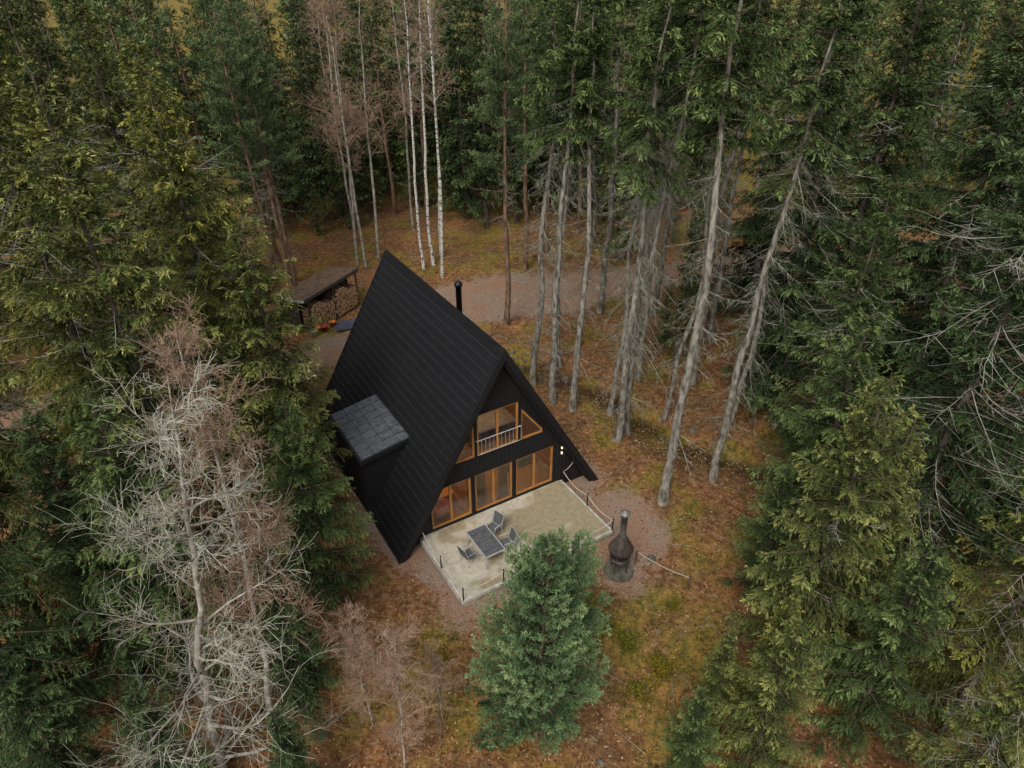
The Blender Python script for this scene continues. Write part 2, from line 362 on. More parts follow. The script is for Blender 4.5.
YEL=(1.48,1.32,.86); OLV=(1.2,1.15,.90); DRK=(.60,.78,.80); GRN=(.84,1.0,.88); 
H0={spA.name:18,spB.name:20,spC.name:14,spD.name:19}
for (me,x,y,h,t) in [(spC,-9.0,22.3,14,OLV),(spC,-7.3,18.2,9.5,GRN),(spA,-12.3,26,18.0,YEL),(spD,-15,30,18.5,YEL),(spA,-12.2,19.5,19,OLV),(spB,-16.5,23.5,21,YEL),(spD,-17.5,17,20,OLV),
   (spB,-20,28,21.5,YEL),(spC,-11,15,12,GRN),(spC,-7.0,14.0,7.5,DRK),(spA,-15,12,15,DRK),(spB,-18.8,34.5,19.5,OLV),(spA,-24,35,20,YEL),(spD,-25,24,20,OLV),(spC,-10,11,6,DRK),(spB,-22,41,20,OLV),(spA,-30,31,20,OLV),
   (spC,-13.2,15.5,11,DRK),(spC,-12.5,10.5,8,DRK),(spC,-6.2,10.6,5,DRK)]:
    tree('spruce_tree',me,x,y,h/H0[me.name],None,t)
for (me,x,y,h,t) in [(spA,9.4,15.0,12.5,OLV),(spD,15,19.5,19,DRK),(spB,13.6,25.0,15.5,GRN),(spA,18,26.5,21.5,DRK),(spD,14.2,13.2,13.5,YEL),(spB,20.5,20,22,DRK),(spB,14.2,32,20.0,DRK),
   (spA,18.4,36,22,GRN),(spD,22.5,31,22,DRK),(spC,7.4,11.6,7.5,OLV),(spC,11.6,20,12,GRN),(spA,20,14,16,OLV),(spB,11.5,9.5,10,OLV),(spA,26,25,21,DRK),(spB,16,42,21,DRK),(spA,22,42,21,DRK),(spB,27,37,21,DRK),
   (spC,5.2,11.3,5,GRN),(spC,11.8,16.6,10,OLV),(spC,11.0,12.8,9,GRN),(spC,9.6,18.6,6.5,GRN),(spC,8.0,13.4,6,YEL),(spC,6.6,13.6,4.5,OLV)]:
    tree('spruce_tree',me,x,y,h/H0[me.name],None,t)
for (me,x,y,s,ln) in [(tlC,6.9,23.9,1.0,(.0,.035)),(tlA,9.8,26,.95,(0,.05)),(tlB,5.4,28.7,1.02,(0,.03)),(tlD,5.3,31.2,.95,(0,.05)),(tlD,6.2,29.8,1.05,(.01,.06)),(tlC,3.3,31.3,.85,(0,.04)),
   (tlA,2.3,32.1,.95,(0,.02)),(tlB,1.2,33.9,.98,(0,.0)),(tlD,8.4,31.5,.9,(0,.03)),(tlA,10.6,34.5,1,(0,.02)),(tlB,7.6,38,.95,(0,.03)),(tlD,4.2,38.5,.95,(0,-.02)),(tlD,11.5,30,.95,(0,.05)),(tlC,12.5,38.5,.85,(0,0)),(tlB,9.5,42.5,1,(0,.02)),(tlA,6,43,1,(0,0)),
   (tlD,7.4,34.6,.9,(0,.01)),(tlD,3.0,36.5,.9,(.02,.03))]:
    tree('tall_spruce_tree',me,x,y,s,None,GRN,lean=ln)
for (x,y,s,ln) in [(-.4,40.8,1.0,(0,0)),(-15.4,42.6,.95,(0,-.03)),(-16.4,47.5,1.0,(0,-.02)),(-15.2,45.2,.9,(0,-.03)),(1.0,50,1.02,(0,0)),(-18.5,52,1.0,(0,0)),(2.8,53,1.0,(0,0)),(5.5,56,1,(0,0)),(-20,46.5,1,(0,0))]:
    tree('pine_tree',pnM,x,y,s,None,(1,1,.9),lean=ln)
tree('young_pine_tree',pnY,.8,12.7,1.02,1.0,(1.15,1.25,1.15))
for (x,y,s) in [(-5.2,48.2,1),(-6.0,50.2,1.02),(-6.7,49.6,.95),(-5.6,52,1)]:
    tree('birch_tree',bT1,x,y,s)
for (x,y,s) in [(-11.6,51.7,1),(-12.4,52.4,.95),(-10.8,53,1.05),(-13.2,56,1),(-8.5,58,1)]:
    tree('bare_deciduous_tree',bT2,x,y,s)
tree('dead_birch_tree',bF,-9.0,11.5,1.0,0.)
tree('bare_birch_tree',bFt,-7.4,12.5,1.0,0.)
tree('small_birch_tree',bS,-3.3,11.7,.85,0.4); tree('small_birch_tree',bS,-4.6,13.2,.70,2.4); tree('small_birch_tree',bS,-2.3,13.4,.5,4.)
# distant forest
df=empty('distant_forest'); pts=[]
rr=np.random.default_rng(5); tries=0
while len(pts)<400 and tries<40000:
    tries+=1
    x=rr.uniform(-80,80); y=rr.uniform(20,112)
    if len(pts)<70: x=rr.uniform(-24,12); y=rr.uniform(59,80)
    elif len(pts)<170: y=rr.uniform(32,70); x=rr.uniform(-40,50)
    if abs(x)>y*.76+10: continue
    if y<59+3*math.sin(x*.5) and -19.5<x<5.5: continue
    young=len(pts)>=70 and len(pts)<170
    if y<45 and -28<x<28 and not (young and 8<x and y>34): continue
    if dpoly(np.array(x),np.array(y),road)<3.0 : continue
    dmin=1.8 if young else (2.7 if y<90 else 3.2)
    if any((x-q[0])**2+(y-q[1])**2<dmin**2 for q in pts): continue
    pts.append((x,y,young,len(pts)<70))
for (x,y,young,edge) in pts:
    r=rr.random()
    if young: me,s,t=(fA,fB)[int(r*2)],rr.uniform(.2,.5),GRN
    elif edge and r<.55: me,s,t=(fA,fB)[int(r*4)%2],rr.uniform(.6,1.05),DRK
    elif r<.30: me,s,t=fC,rr.uniform(.85,1.08),GRN
    elif r<.52: me,s,t=fB,rr.uniform(.8,1.05),DRK
    elif r<.74: me,s,t=fA,rr.uniform(.7,1.1),GRN
    elif r<.94: me,s,t=fP,rr.uniform(.85,1.1),(1,1,.9)
    else: me,s,t=bT2,rr.uniform(.8,1.0),(1,1,1)
    k=rr.uniform(.8,1.3); t=(t[0]*k*rr.uniform(.95,1.25),t[1]*k,t[2]*k)
    tree('forest_tree',me,x,y,s,None,t,df)
# ---------------------------------------------------------------- litter, plants, sticks, rocks
rng=np.random.default_rng(11)
def free(x,y):
    a,b=house(x,y)
    return ~((np.abs(a)<5.2)&(b>-.1)&(b<11.8)) & ~((a>-4.1)&(a<3.5)&(b>-3.6)&(b<.8))
mb=MB()
n=95000; y=10+46*rng.random(n)**1.1; x=(rng.random(n)*2-1)*18
k=free(x,y)&(rng.random(n)>gravmask(x,y)*.85); x,y=x[k],y[k]; n=len(x)
P=np.stack([x,y,height(x,y)+.02+.05*rng.random(n)],1); D=rng.normal(size=(n,3)); D[:,2]*=.25
mb.leaves(P,D,.06+.09*rng.random(n),.04+.04*rng.random(n),0,np.clip(.42+.28*rng.normal(size=n),0,1),rng,.5)
obj('leaf_litter',mb.mesh('leaf_litter',[m_litter]))
mb=MB()
nc=2600; cx=(rng.random(nc)*2-1)*17; cy=10+46*rng.random(nc)**1.2
k=free(cx,cy)&(gravmask(cx,cy)<.3)&(rng.random(nc)<np.clip(mossmask(cx,cy)-.22,0,1)*2+.03); cx,cy=cx[k],cy[k]; nc=len(cx)
rc=.12+.45*rng.random(nc)**1.5; i=np.repeat(np.arange(nc),40); n=len(i)
o=rng.normal(size=(n,3))*rc[i][:,None]*.7; x=cx[i]+o[:,0];y=cy[i]+o[:,1]
P=np.stack([x,y,height(x,y)+np.abs(o[:,2])*.35],1); D=rng.normal(size=(n,3)); D[:,2]=np.abs(D[:,2])+.3
cc=np.clip(.42+.24*rng.normal(size=nc)[i]+.12*rng.normal(size=n),0,1)
k=free(x,y)
mb.leaves(P[k],D[k],(.06+.07*rng.random(n))[k],.03,0,cc[k],rng,1.)
obj('undergrowth',mb.mesh('undergrowth',[m_green]))
mb=MB(); n=2000
o=rng.normal(size=(n,3)); o/=np.linalg.norm(o,axis=1,keepdims=True); az_=np.arctan2(o[:,1],o[:,0])
o*=((.2+.8*rng.random(n))*(1+.35*np.sin(az_*3)+.25*np.sin(az_*5+2)))[:,None]
P=o*[.8,.8,.42]; P[:,2]=np.abs(P[:,2])+.03; D=o+rng.normal(size=(n,3))*.8; D[:,2]+=.3
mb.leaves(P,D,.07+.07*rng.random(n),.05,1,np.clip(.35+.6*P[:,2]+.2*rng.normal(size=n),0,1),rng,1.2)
ns=50; a=rng.random(ns)*2*PI; E=np.stack([np.cos(a)*.6,np.sin(a)*.6,.15+.35*rng.random(ns)],1); mb.prisms(E*0,E,.012,.004,0)
shr=mb.mesh('shrub',[m_twigd,m_green])
for (x,y,s,t) in [(3.4,17.3,.9,(1.15,1.1,.8)),(4.3,16.6,.7,(1,1.1,.8)),(6.3,18.2,.55,(1.2,1.1,.7)),(2.9,16.2,.6,(1.1,1.1,.8)),(5.4,15.4,.8,(1.3,1.1,.6)),(3.0,18.4,.5,(1.3,1.2,.8)),(-2.5,15.8,.45,(1.3,1.0,.6)),(4.4,14.6,.7,(1.2,1.1,.7))]:
    tree('shrub',shr,x,y,s,None,t)
mb=MB()
n=1000; y=10+46*rng.random(n); x=(rng.random(n)*2-1)*17; k=free(x,y)&(gravmask(x,y)<.4); x,y=x[k],y[k]; n=len(x)
a=rng.random(n)*2*PI; L=.3+1.6*rng.random(n)**2.5; P=np.stack([x,y,height(x,y)+.03],1)
E=P+np.stack([np.cos(a)*L,np.sin(a)*L,0*a],1); E[:,2]=height(E[:,0],E[:,1])+.04+.06*rng.random(n)
mb.prisms(P,E,.016,.006,0,sides=4)
obj('fallen_sticks',mb.mesh('fallen_sticks',[m_lich]))
m_rock=M('rock',(.06,.06,.045),(.17,.155,.12),4,.9,.5)
bm=bmesh.new()
for q in range(70):
    if q<22:
        t=rnd.random()*5; s0=int(t); p0,p1=ditch[s0],ditch[s0+1]; f=t-s0
        x=p0[0]+(p1[0]-p0[0])*f+rnd.gauss(0,1.3); y=p0[1]+(p1[1]-p0[1])*f+rnd.gauss(0,1.3)
    else: x=rnd.uniform(-16,16); y=rnd.uniform(12,55)
    if not bool(free(np.array(x),np.array(y))): continue
    r=rnd.uniform(.07,.24)
    g=bmesh.ops.create_icosphere(bm,subdivisions=2,radius=r)
    for v in g['verts']:
        c0=v.co.copy(); v.co=c0*(1+.25*math.sin(c0.x*9/r*.3+q)*math.cos(c0.y*7/r*.3+q*2)); v.co.z*=.6
        v.co+=Vector((x,y,hz(x,y)+r*.05))
me=bpy.data.meshes.new('rocks'); bm.to_mesh(me); me.materials.append(m_rock); bm.free(); obj('rocks',me)
# ---------------------------------------------------------------- generic solids
def box(name,a0,a1,b0,b1,z0,z1,mat,parent,bev=0):
    v=[(a0,b0,z0),(a1,b0,z0),(a1,b1,z0),(a0,b1,z0),(a0,b0,z1),(a1,b0,z1),(a1,b1,z1),(a0,b1,z1)]
    f=[(0,3,2,1),(4,5,6,7),(0,1,5,4),(1,2,6,5),(2,3,7,6),(3,0,4,7)]
    me=bpy.data.meshes.new(name); me.from_pydata(v,[],f); me.materials.append(mat)
    o=obj(name,me,parent=parent)
    if bev:
        md=o.modifiers.new('b','BEVEL'); md.width=bev; md.segments=2
    return o
def prismAZ(name,poly,b0,b1,mat,parent):
    n=len(poly); v=[(a,b0,z) for a,z in poly]+[(a,b1,z) for a,z in poly]
    f=[tuple(range(n)),tuple(range(2*n-1,n-1,-1))]+[(i,n+i,n+(i+1)%n,(i+1)%n) for i in range(n)]
    me=bpy.data.meshes.new(name); me.from_pydata(v,[],f); me.materials.append(mat)
    bm=bmesh.new(); bm.from_mesh(me); bmesh.ops.recalc_face_normals(bm,faces=bm.faces); bm.to_mesh(me); bm.free()
    return obj(name,me,parent=parent)
def inset(poly,d):
    n=len(poly); A=sum(poly[i][0]*poly[(i+1)%n][1]-poly[(i+1)%n][0]*poly[i][1] for i in range(n)); s=1 if A>0 else -1
    ln=[]
    for i in range(n):
        x0,y0=poly[i];x1,y1=poly[(i+1)%n]; l=math.hypot(x1-x0,y1-y0); nx_,ny_=-(y1-y0)/l*s,(x1-x0)/l*s
        ln.append((x0+nx_*d,y0+ny_*d,(x1-x0)/l,(y1-y0)/l))
    res=[]
    for i in range(n):
        x0,y0,dx,dy=ln[i-1];x1,y1,ex,ey=ln[i]; den=dx*ey-dy*ex
        t=((x1-x0)*ey-(y1-y0)*ex)/den; res.append((x0+dx*t,y0+dy*t))
    return res
def ringframe(name,poly,d,b0,b1,mat,parent):
    q=inset(poly,d); n=len(poly)
    v=[(a,b0,z) for a,z in poly]+[(a,b0,z) for a,z in q]+[(a,b1,z) for a,z in poly]+[(a,b1,z) for a,z in q]
    f=[]
    for i in range(n):
        j=(i+1)%n
        f+=[(i,j,n+j,n+i),(2*n+i,3*n+i,3*n+j,2*n+j),(i,2*n+i,2*n+j,j),(n+i,n+j,3*n+j,3*n+i)]
    me=bpy.data.meshes.new(name); me.from_pydata(v,[],f); me.materials.append(mat)
    bm=bmesh.new(); bm.from_mesh(me); bmesh.ops.recalc_face_normals(bm,faces=bm.faces); bm.to_mesh(me); bm.free()
    return obj(name,me,parent=parent)
def lathe(name,prof,mat,parent,loc=(0,0,0),seg=20,smooth=True):
    v=[];f=[]
    for r,z in prof:
        for k in range(seg): v.append((r*math.cos(2*PI*k/seg),r*math.sin(2*PI*k/seg),z))
    for i in range(len(prof)-1):
        for k in range(seg): f.append((i*seg+k,i*seg+(k+1)%seg,(i+1)*seg+(k+1)%seg,(i+1)*seg+k))
    me=bpy.data.meshes.new(name); me.from_pydata(v,[],f); me.materials.append(mat)
    for p in me.polygons: p.use_smooth=smooth
    return obj(name,me,loc,parent=parent)
def tubes(name,paths,mat,parent,sides=6):
    mb=MB()
    for pts,r in paths: mb.tube(pts,[r]*len(pts),0,sides)
    me=mb.mesh(name,[mat],(0,)); return obj(name,me,parent=parent)
# ---------------------------------------------------------------- house materials
m_black=M('black_board',(.006,.006,.007),(.016,.016,.018),3,.6,.3,(14,14,.6),spec=.35)
m_roof=M('black_roofing',(.006,.006,.007),(.013,.013,.015),9,.6,.2,(1,.3,1),spec=.28,dist=.01)
m_roofb=M('black_roof_batten',(.016,.016,.018),(.027,.027,.030),5,.55,0,spec=.3)
m_metal=M('annex_roof_metal',(.05,.055,.062),(.12,.125,.135),5,.5,.3,spec=.4)
m_wood=M('pine_wood',(.30,.13,.035),(.52,.25,.075),3,.5,.1,(12,12,.8))
m_woodin=M('interior_pine',(.26,.12,.04),(.48,.26,.10),2,.6,.1,(9,9,.5))
m_curt=M('curtain',(.22,.12,.06),(.34,.20,.11),4,.9,.3,(14,1,.2))
m_dgrey=M('dark_metal',(.02,.02,.022),(.04,.04,.042),6,.45,.1,metal=.6)
m_white=M('white_paint',(.5,.49,.46),(.68,.67,.63),4,.6,.1)
m_rope=M('rope',(.42,.37,.28),(.62,.57,.46),30,.9,.3)
m_red=M('red_fabric',(.30,.04,.02),(.42,.07,.03),5,.7)
m_orange=M('orange_plastic',(.50,.14,.03),(.60,.18,.04),5,.5)
m_grey=M('grey_textile',(.07,.075,.08),(.13,.135,.14),8,.8)
m_alu=M('light_aluminium',(.45,.45,.45),(.62,.62,.62),5,.4,metal=.3)
def glass():
    m,nt,out=newmat('window_glass')
    t=N(nt,'ShaderNodeBsdfTransparent'); t.inputs[0].default_value=(.88,.9,.9,1)
    g=N(nt,'ShaderNodeBsdfGlossy'); g.inputs['Roughness'].default_value=.03
    fr=N(nt,'ShaderNodeFresnel'); fr.inputs[0].default_value=1.5; mx=N(nt,'ShaderNodeMixShader')
    nt.links.new(math_(nt,'MULTIPLY',fr.outputs[0],3.0),mx.inputs[0]); nt.links.new(t.outputs[0],mx.inputs[1]); nt.links.new(g.outputs[0],mx.inputs[2]); nt.links.new(mx.outputs[0],out.inputs[0]); return m
m_glass=glass()
def emis(name,c,s):
    m,nt,out=newmat(name); e=N(nt,'ShaderNodeEmission'); e.inputs[0].default_value=(*c,1); e.inputs[1].default_value=s; nt.links.new(e.outputs[0],out.inputs[0]); return m
m_lamp=emis('lamp_glow',(1,.75,.48),2.2)
# ---------------------------------------------------------------- cabin
cab=empty('a_frame_cabin',(HX,HY,0),HA)
W2,HH,LEN=5.05,8.58,11.4
th=.325
for sgn,nm in ((-1,'roof_slope_west'),(1,'roof_slope_east')):
    prismAZ(nm,[(sgn*(W2-.03),-.05),(0,HH-.05),(0,HH-.6),(sgn*(W2-.03-th),-.05)],0.03,LEN-.03,m_roof,cab)
    mb=MB(); SL=math.hypot(W2,HH); nc=26; ux,uz=-sgn*W2/SL,HH/SL; nxx,nzz=sgn*HH/SL,W2/SL
    def pt(s,h,b): return (sgn*W2+ux*s+nxx*h,b,uz*s+nzz*h-.0)
    for c_ in range(nc):
        s0=c_*SL/nc; s1=(c_+1)*SL/nc+.02
        v=[pt(s0,.065,0),pt(s0,.065,LEN),pt(s1,.012,LEN),pt(s1,.012,0),pt(s0,-.02,0),pt(s0,-.02,LEN),pt(s1,-.02,LEN),pt(s1,-.02,0)]
        mb.add(v,[(0,1,2,3),(4,5,1,0),(0,3,7,4),(1,5,6,2)],0)
        s1=s0+.045; wv=rnd.gauss(0,.006)
        v=[pt(s0-.01,.09,0.01),pt(s0-.01,.09+wv,LEN-.01),pt(s1,.085+wv,LEN-.01),pt(s1,.085,0.01),pt(s0-.01,.02,0.01),pt(s0-.01,.02,LEN-.01),pt(s1,.02,LEN-.01),pt(s1,.02,0.01)]
        mb.add(v,[(0,1,2,3),(4,5,1,0),(3,2,6,7),(0,3,7,4),(1,5,6,2)],1)
    obj(nm+'_courses',mb.mesh(nm+'_c',[m_roof,m_roofb]),parent=cab)
    for b0,b1,q in ((-.06,-.003,'front'),(LEN+.003,LEN+.06,'rear')):
        prismAZ('barge_board_'+q,[(sgn*(W2+.12),-.02),(0,HH+.17),(0,HH-.36),(sgn*(W2-.2),-.02)],b0,b1,m_black,cab)
prismAZ('ridge_cap',[(-.22,HH-.22),(0,HH+.17),(.22,HH-.22),(.18,HH-.24),(0,HH+.10),(-.18,HH-.24)],.0,LEN,m_roof,cab)
FB=.55
wall=prismAZ('front_wall',[(-4.78,0),(4.78,0),(0,8.12)],FB,FB+.16,m_black,cab)
prismAZ('rear_wall',[(-4.78,0),(4.78,0),(0,8.12)],LEN-.7,LEN-.5,m_black,cab)
wins=[([(-3.28,.5),(-1.36,.5),(-1.36,2.6),(-3.28,2.6)],1),([(-1.18,.5),(.70,.5),(.70,2.6),(-1.18,2.6)],1),([(.88,.5),(2.86,.5),(2.86,2.6),(.88,2.6)],1),
      ([(-2.25,3.55),(-1.12,3.55),(-1.12,5.25),(-2.25,3.75)],0),([(-1.0,3.55),(1.0,3.55),(1.0,5.65),(-1.0,5.65)],1),([(1.12,3.55),(2.25,3.55),(2.25,3.75),(1.12,5.25)],0)]
cut=[]
for p,_ in wins:
    c_=prismAZ('cut',p,FB-.2,FB+.4,m_wood,cab); cut.append(c_)
    md=wall.modifiers.new('c','BOOLEAN'); md.object=c_; md.operation='DIFFERENCE'; md.solver='EXACT'
bpy.context.view_layer.update()
dg=bpy.context.evaluated_depsgraph_get(); me2=bpy.data.meshes.new_from_object(wall.evaluated_get(dg)); wall.modifiers.clear(); wall.data=me2
for c_ in cut: bpy.data.objects.remove(c_)
for p,mul in wins:
    ringframe('window_trim',[*inset(p,-.05)],.049,FB-.03,FB+.05,m_black,cab)
    ringframe('window_frame',inset(p,.002),.085,FB+.02,FB+.12,m_wood,cab)
    q=inset(p,.08)
    me=bpy.data.meshes.new('g'); me.from_pydata([(a,FB+.07,z) for a,z in q],[],[tuple(range(len(q)))]); me.materials.append(m_glass); obj('window_glass',me,parent=cab)
    if mul:
        am_=(p[0][0]+p[1][0])/2; box('window_mullion',am_-.05,am_+.05,FB+.03,FB+.11,p[0][1]+.085,p[2][1]-.085,m_wood,cab)
for i_ in range(-22,23):
    a=i_*.205
    zt=8.0*(1-abs(a)/4.72)-.1
    occ=sorted([(p[0][1]-.07,(p[2][1] if mul else max(z for _,z in p))+.07) for p,mul in wins if p[0][0]-.09<a<p[1][0]+.09])
    z=.05
    for z0,z1 in occ+[(zt,99)]:
        z0=min(z0,zt)
        if z0-z>.12: box('cladding_batten',a-.02,a+.02,FB-.022,FB+.01,z,z0,m_roofb,cab)
        z=z1
# interior
box('interior_floor',-4.3,4.3,FB+.17,5,.38,.44,m_woodin,cab); box('upper_floor',-2.75,2.75,FB+.17,5,3.05,3.4,m_woodin,cab)
prismAZ('interior_wall',[(-4.5,.2),(4.5,.2),(0,7.85)],5.0,5.1,m_woodin,cab)
for sgn in (-1,1):
    prismAZ('interior_lining',[(sgn*4.66,.1),(0,8.02),(0,7.9),(sgn*4.58,.1)],FB+.17,5.5,m_woodin,cab)
box('interior_partition',-1.32,-1.22,FB+.5,3.5,.44,3.04,m_woodin,cab)
box('curtain_panel',-.95,-.5,FB+.3,FB+.36,.5,2.9,m_curt,cab); box('curtain_panel',.2,.62,FB+.3,FB+.36,.5,2.9,m_curt,cab)
box('bookshelf',-.5,.5,4.4,4.9,.44,2.4,m_dgrey,cab)
box('sofa_seat',1.3,3.0,2.2,3.0,.44,.85,m_grey,cab,.05); box('sofa_back',1.3,3.0,3.0,3.2,.44,1.3,m_grey,cab,.05)
box('dining_table',-3.0,-1.7,1.5,2.4,1.1,1.15,m_wood,cab,.01)
for q in ((-2.9,1.6),(-1.85,1.6),(-2.9,2.3),(-1.85,2.3)): box('dining_table_leg',q[0],q[0]+.06,q[1],q[1]+.06,.44,1.1,m_wood,cab)
box('bed',-.8,1.6,1.6,3.6,3.41,3.85,m_grey,cab,.06); box('bed_cover',-.7,1.5,1.5,2.7,3.86,3.95,m_white,cab,.03)
lathe('pendant_lamp_shade',[(.02,2.45),(.14,2.4),(.24,2.15),(.26,2.05)],m_red,cab,(2.35,1.5,0))
lathe('armchair',[(.02,.5),(.25,.5),(.42,.8),(.45,1.15),(.40,1.15),(.36,.85),(.02,.8)],m_red,cab,(-2.6,1.2,0))
for p,e in (((-2.2,2.6,2.6),50),((1.4,2.6,2.7),56),((0,2.6,6.0),36)):
    l=bpy.data.lights.new('interior_lamp','POINT'); l.energy=e; l.color=(1,.68,.38); l.shadow_soft_size=.12
    o=bpy.data.objects.new('interior_lamp',l); o.location=p; o.parent=cab; col.objects.link(o)
box('wall_lamp_bracket',3.2,3.32,FB-.06,FB-.003,2.02,2.42,m_dgrey,cab)
for z_ in (2.36,2.06): lathe('wall_lamp',[(.01,.06),(.035,.05),(.04,0),(.035,-.05),(.01,-.06)],m_lamp,cab,(3.26,FB-.12,z_),12)
paths=[([(-1.05,FB-.14,4.45),(1.05,FB-.14,4.45)],.022),([(-1.05,FB-.14,3.72),(1.05,FB-.14,3.72)],.015)]
for i_ in range(12):
    a=-1.05+i_*2.1/11; paths.append(([(a,FB-.14,3.7),(a,FB-.14,4.45)],.007))
for a in (-1.05,1.05): paths.append(([(a,FB-.14,4.4),(a,FB-.01,4.4)],.02))
tubes('balcony_railing',paths,m_alu,cab)
# annex
prismAZ('annex_walls',[(-5.05,0),(-5.05,3.16),(-2.6,3.55),(-2.6,3.0),(-4.6,0)],3.15,6.8,m_black,cab)
prismAZ('annex_roof',[(-5.25,3.10),(-5.25,3.30),(-2.75,3.72),(-2.75,3.52)],3.0,6.95,m_black,cab)
mb=MB()
for i_ in range(7):
    for j_ in range(4):
        b0=3.10+i_*.55; a0=-5.15+j_*.59; a1=a0+.57; dz=rnd.uniform(0,.012)
        def zt(a): return 3.30+(a+5.25)*.42/2.5
        v=[(a0,b0,zt(a0)+.03+dz),(a1,b0,zt(a1)+.018+dz),(a1,b0+.52,zt(a1)+.018),(a0,b0+.52,zt(a0)+.03)]
        v+=[(x_,y_,z_-.035-dz) for x_,y_,z_ in v]
        mb.add(v,[(0,1,2,3),(0,4,5,1),(1,5,6,2),(2,6,7,3),(3,7,4,0)],0)
obj('annex_roof_panels',mb.mesh('arp',[m_metal]),parent=cab)
lathe('chimney_pipe',[(.13,6.6),(.13,8.9),(.19,8.9),(.19,9.0),(.1,9.12),(.01,9.14)],m_dgrey,cab,(.94,5.5,0),16)
# deck
m,nt,out=newmat('deck_concrete')
n1=noise(nt,.45,3);n2=noise(nt,5,6,rough=.75)
base=ramp(nt,n2.outputs[0],[(.3,(.33,.29,.215)),(.55,(.53,.48,.38)),(.75,(.66,.62,.52))])
sta=ramp(nt,n2.outputs[0],[(.3,(.18,.145,.075)),(.7,(.36,.30,.175))])
msk=ramp(nt,math_(nt,'ADD',n1.outputs[0],math_(nt,'MULTIPLY_ADD',n2.outputs[0],.3,-.15)),[(.44,(0,0,0)),(.50,(.85,.85,.85))])
c=mixc(nt,msk.outputs[0],base.outputs[0],sta.outputs[0])
b=N(nt,'ShaderNodeBsdfPrincipled'); b.inputs['Roughness'].default_value=.85; nt.links.new(c,b.inputs['Base Color']); nt.links.new(b.outputs[0],out.inputs[0]); m_deck=m
box('terrace_slab',-3.85,3.25,-3.35,FB-.03,-.1,.40,m_deck,cab,.01)
m_edge=M('terrace_edge',(.36,.34,.29),(.60,.58,.52),3,.8,.1)
box('terrace_edge',-3.93,-3.853,-3.35,FB-.1,.1,.43,m_edge,cab,.01);box('terrace_edge',3.253,3.34,-3.35,FB-.1,.1,.43,m_edge,cab,.01);box('terrace_edge',-3.93,3.34,-3.44,-3.353,.26,.43,m_edge,cab,.01)
rail=[(-3.89,.3),(-3.89,-1.5),(-3.89,-3.4),(-2.1,-3.4),(-.3,-3.4),(1.5,-3.4),(3.3,-3.4),(3.3,-1.6),(3.3,.3)]
pp=[];rp=[]
for a,b in rail: pp.append(([(a,b,.3),(a,b,1.12)],.03))
for (a0,b0),(a1,b1) in zip(rail[:-1],rail[1:]):
    rp.append(([(a0+(a1-a0)*t,b0+(b1-b0)*t,1.05-.9*t*(1-t)) for t in np.linspace(0,1,9)],.018))
rp.append(([(3.3+(1.2)*t,.3+.4*t,1.05+.5*t-1.0*t*(1-t)) for t in np.linspace(0,1,9)],.018))
tubes('terrace_posts',pp,m_dgrey,cab); tubes('terrace_rope',rp,m_rope,cab)
# ---------------------------------------------------------------- terrace furniture
def w(a,b): return HX+a*ca-b*sa, HY+a*sa+b*ca
tb=empty('patio_table',(*w(-1.95,-1.7),.402),HA)
box('table_top',-.42,.42,-.80,.80,.70,.725,m_grey,tb,.008)
for q in (-.8,-.27,.27): box('table_slat_gap',-.40,.40,q+.26,q+.275,.726,.728,m_dgrey,tb)
for x_ in (-.46,.425): box('table_rim',x_,x_+.035,-.84,.84,.69,.735,m_alu,tb)
for y_ in (-.84,.805): box('table_rim',-.425,.425,y_,y_+.035,.69,.735,m_alu,tb)
for sx in (-1,1):
    for sy in (-1,1): box('table_leg',sx*.42-.02,sx*.42+.02,sy*.78-.02,sy*.78+.02,0,.69,m_alu,tb)
def chair(a,b,r):
    e=empty('patio_chair',(*w(a,b),.402),HA+r)
    box('seat',-.25,.25,-.24,.24,.42,.445,m_grey,e,.008)
    bk=box('backrest',-.25,.25,-.012,.012,0,.55,m_grey,e,.005); bk.location=(0,-.25,.44); bk.rotation_euler=(math.radians(14),0,0)
    P=[]
    for s_ in (-1,1):
        P.append(([(s_*.27,.27,0),(s_*.27,.2,.45),(s_*.27,.18,.64),(s_*.27,-.28,.66)],.014))
        P.append(([(s_*.27,-.30,0),(s_*.27,-.22,.44),(s_*.27,-.38,1.02)],.014))
    P.append(([(-.27,-.38,1.02),(.27,-.38,1.02)],.014)); P.append(([(-.27,.2,.44),(.27,.2,.44)],.012)); P.append(([(-.27,-.22,.44),(.27,-.22,.44)],.012))
    tubes('frame',P,m_alu,e)
chair(-2.75,-1.75,-PI/2+.2); chair(-1.15,-.95,PI/2+.3); chair(-1.15,-2.0,PI/2-.1)
# ---------------------------------------------------------------- outdoor stove
m_rust=M('weathered_steel',(.06,.05,.042),(.15,.125,.105),6,.5,.3,metal=.4)
m_flue=M('grey_steel',(.16,.15,.14),(.30,.28,.26),6,.45,.1,metal=.4)
st=empty('outdoor_fireplace',(4.35,19.85,hz(4.35,19.85)),.4)
lathe('stone_base',[(.01,.0),(.62,.0),(.58,.14),(.01,.15)],m_rock,st,(0,0,0),14,False)
tubes('legs',[([(math.cos(k)*.36,math.sin(k)*.36,.12),(math.cos(k)*.32,math.sin(k)*.32,.75)],.035) for k in (.5,2.07,3.64,5.2)],m_rust,st)
lathe('fire_bowl',[(.01,.55),(.34,.60),(.42,.72),(.42,.92),(.38,.92),(.30,.75),(.01,.70)],m_rust,st)
tubes('hood_struts',[([(math.cos(k)*.40,math.sin(k)*.40,.9),(math.cos(k)*.40,math.sin(k)*.40,1.35)],.025) for k in (.1,1.35,2.6,3.85,5.1)],m_rust,st)
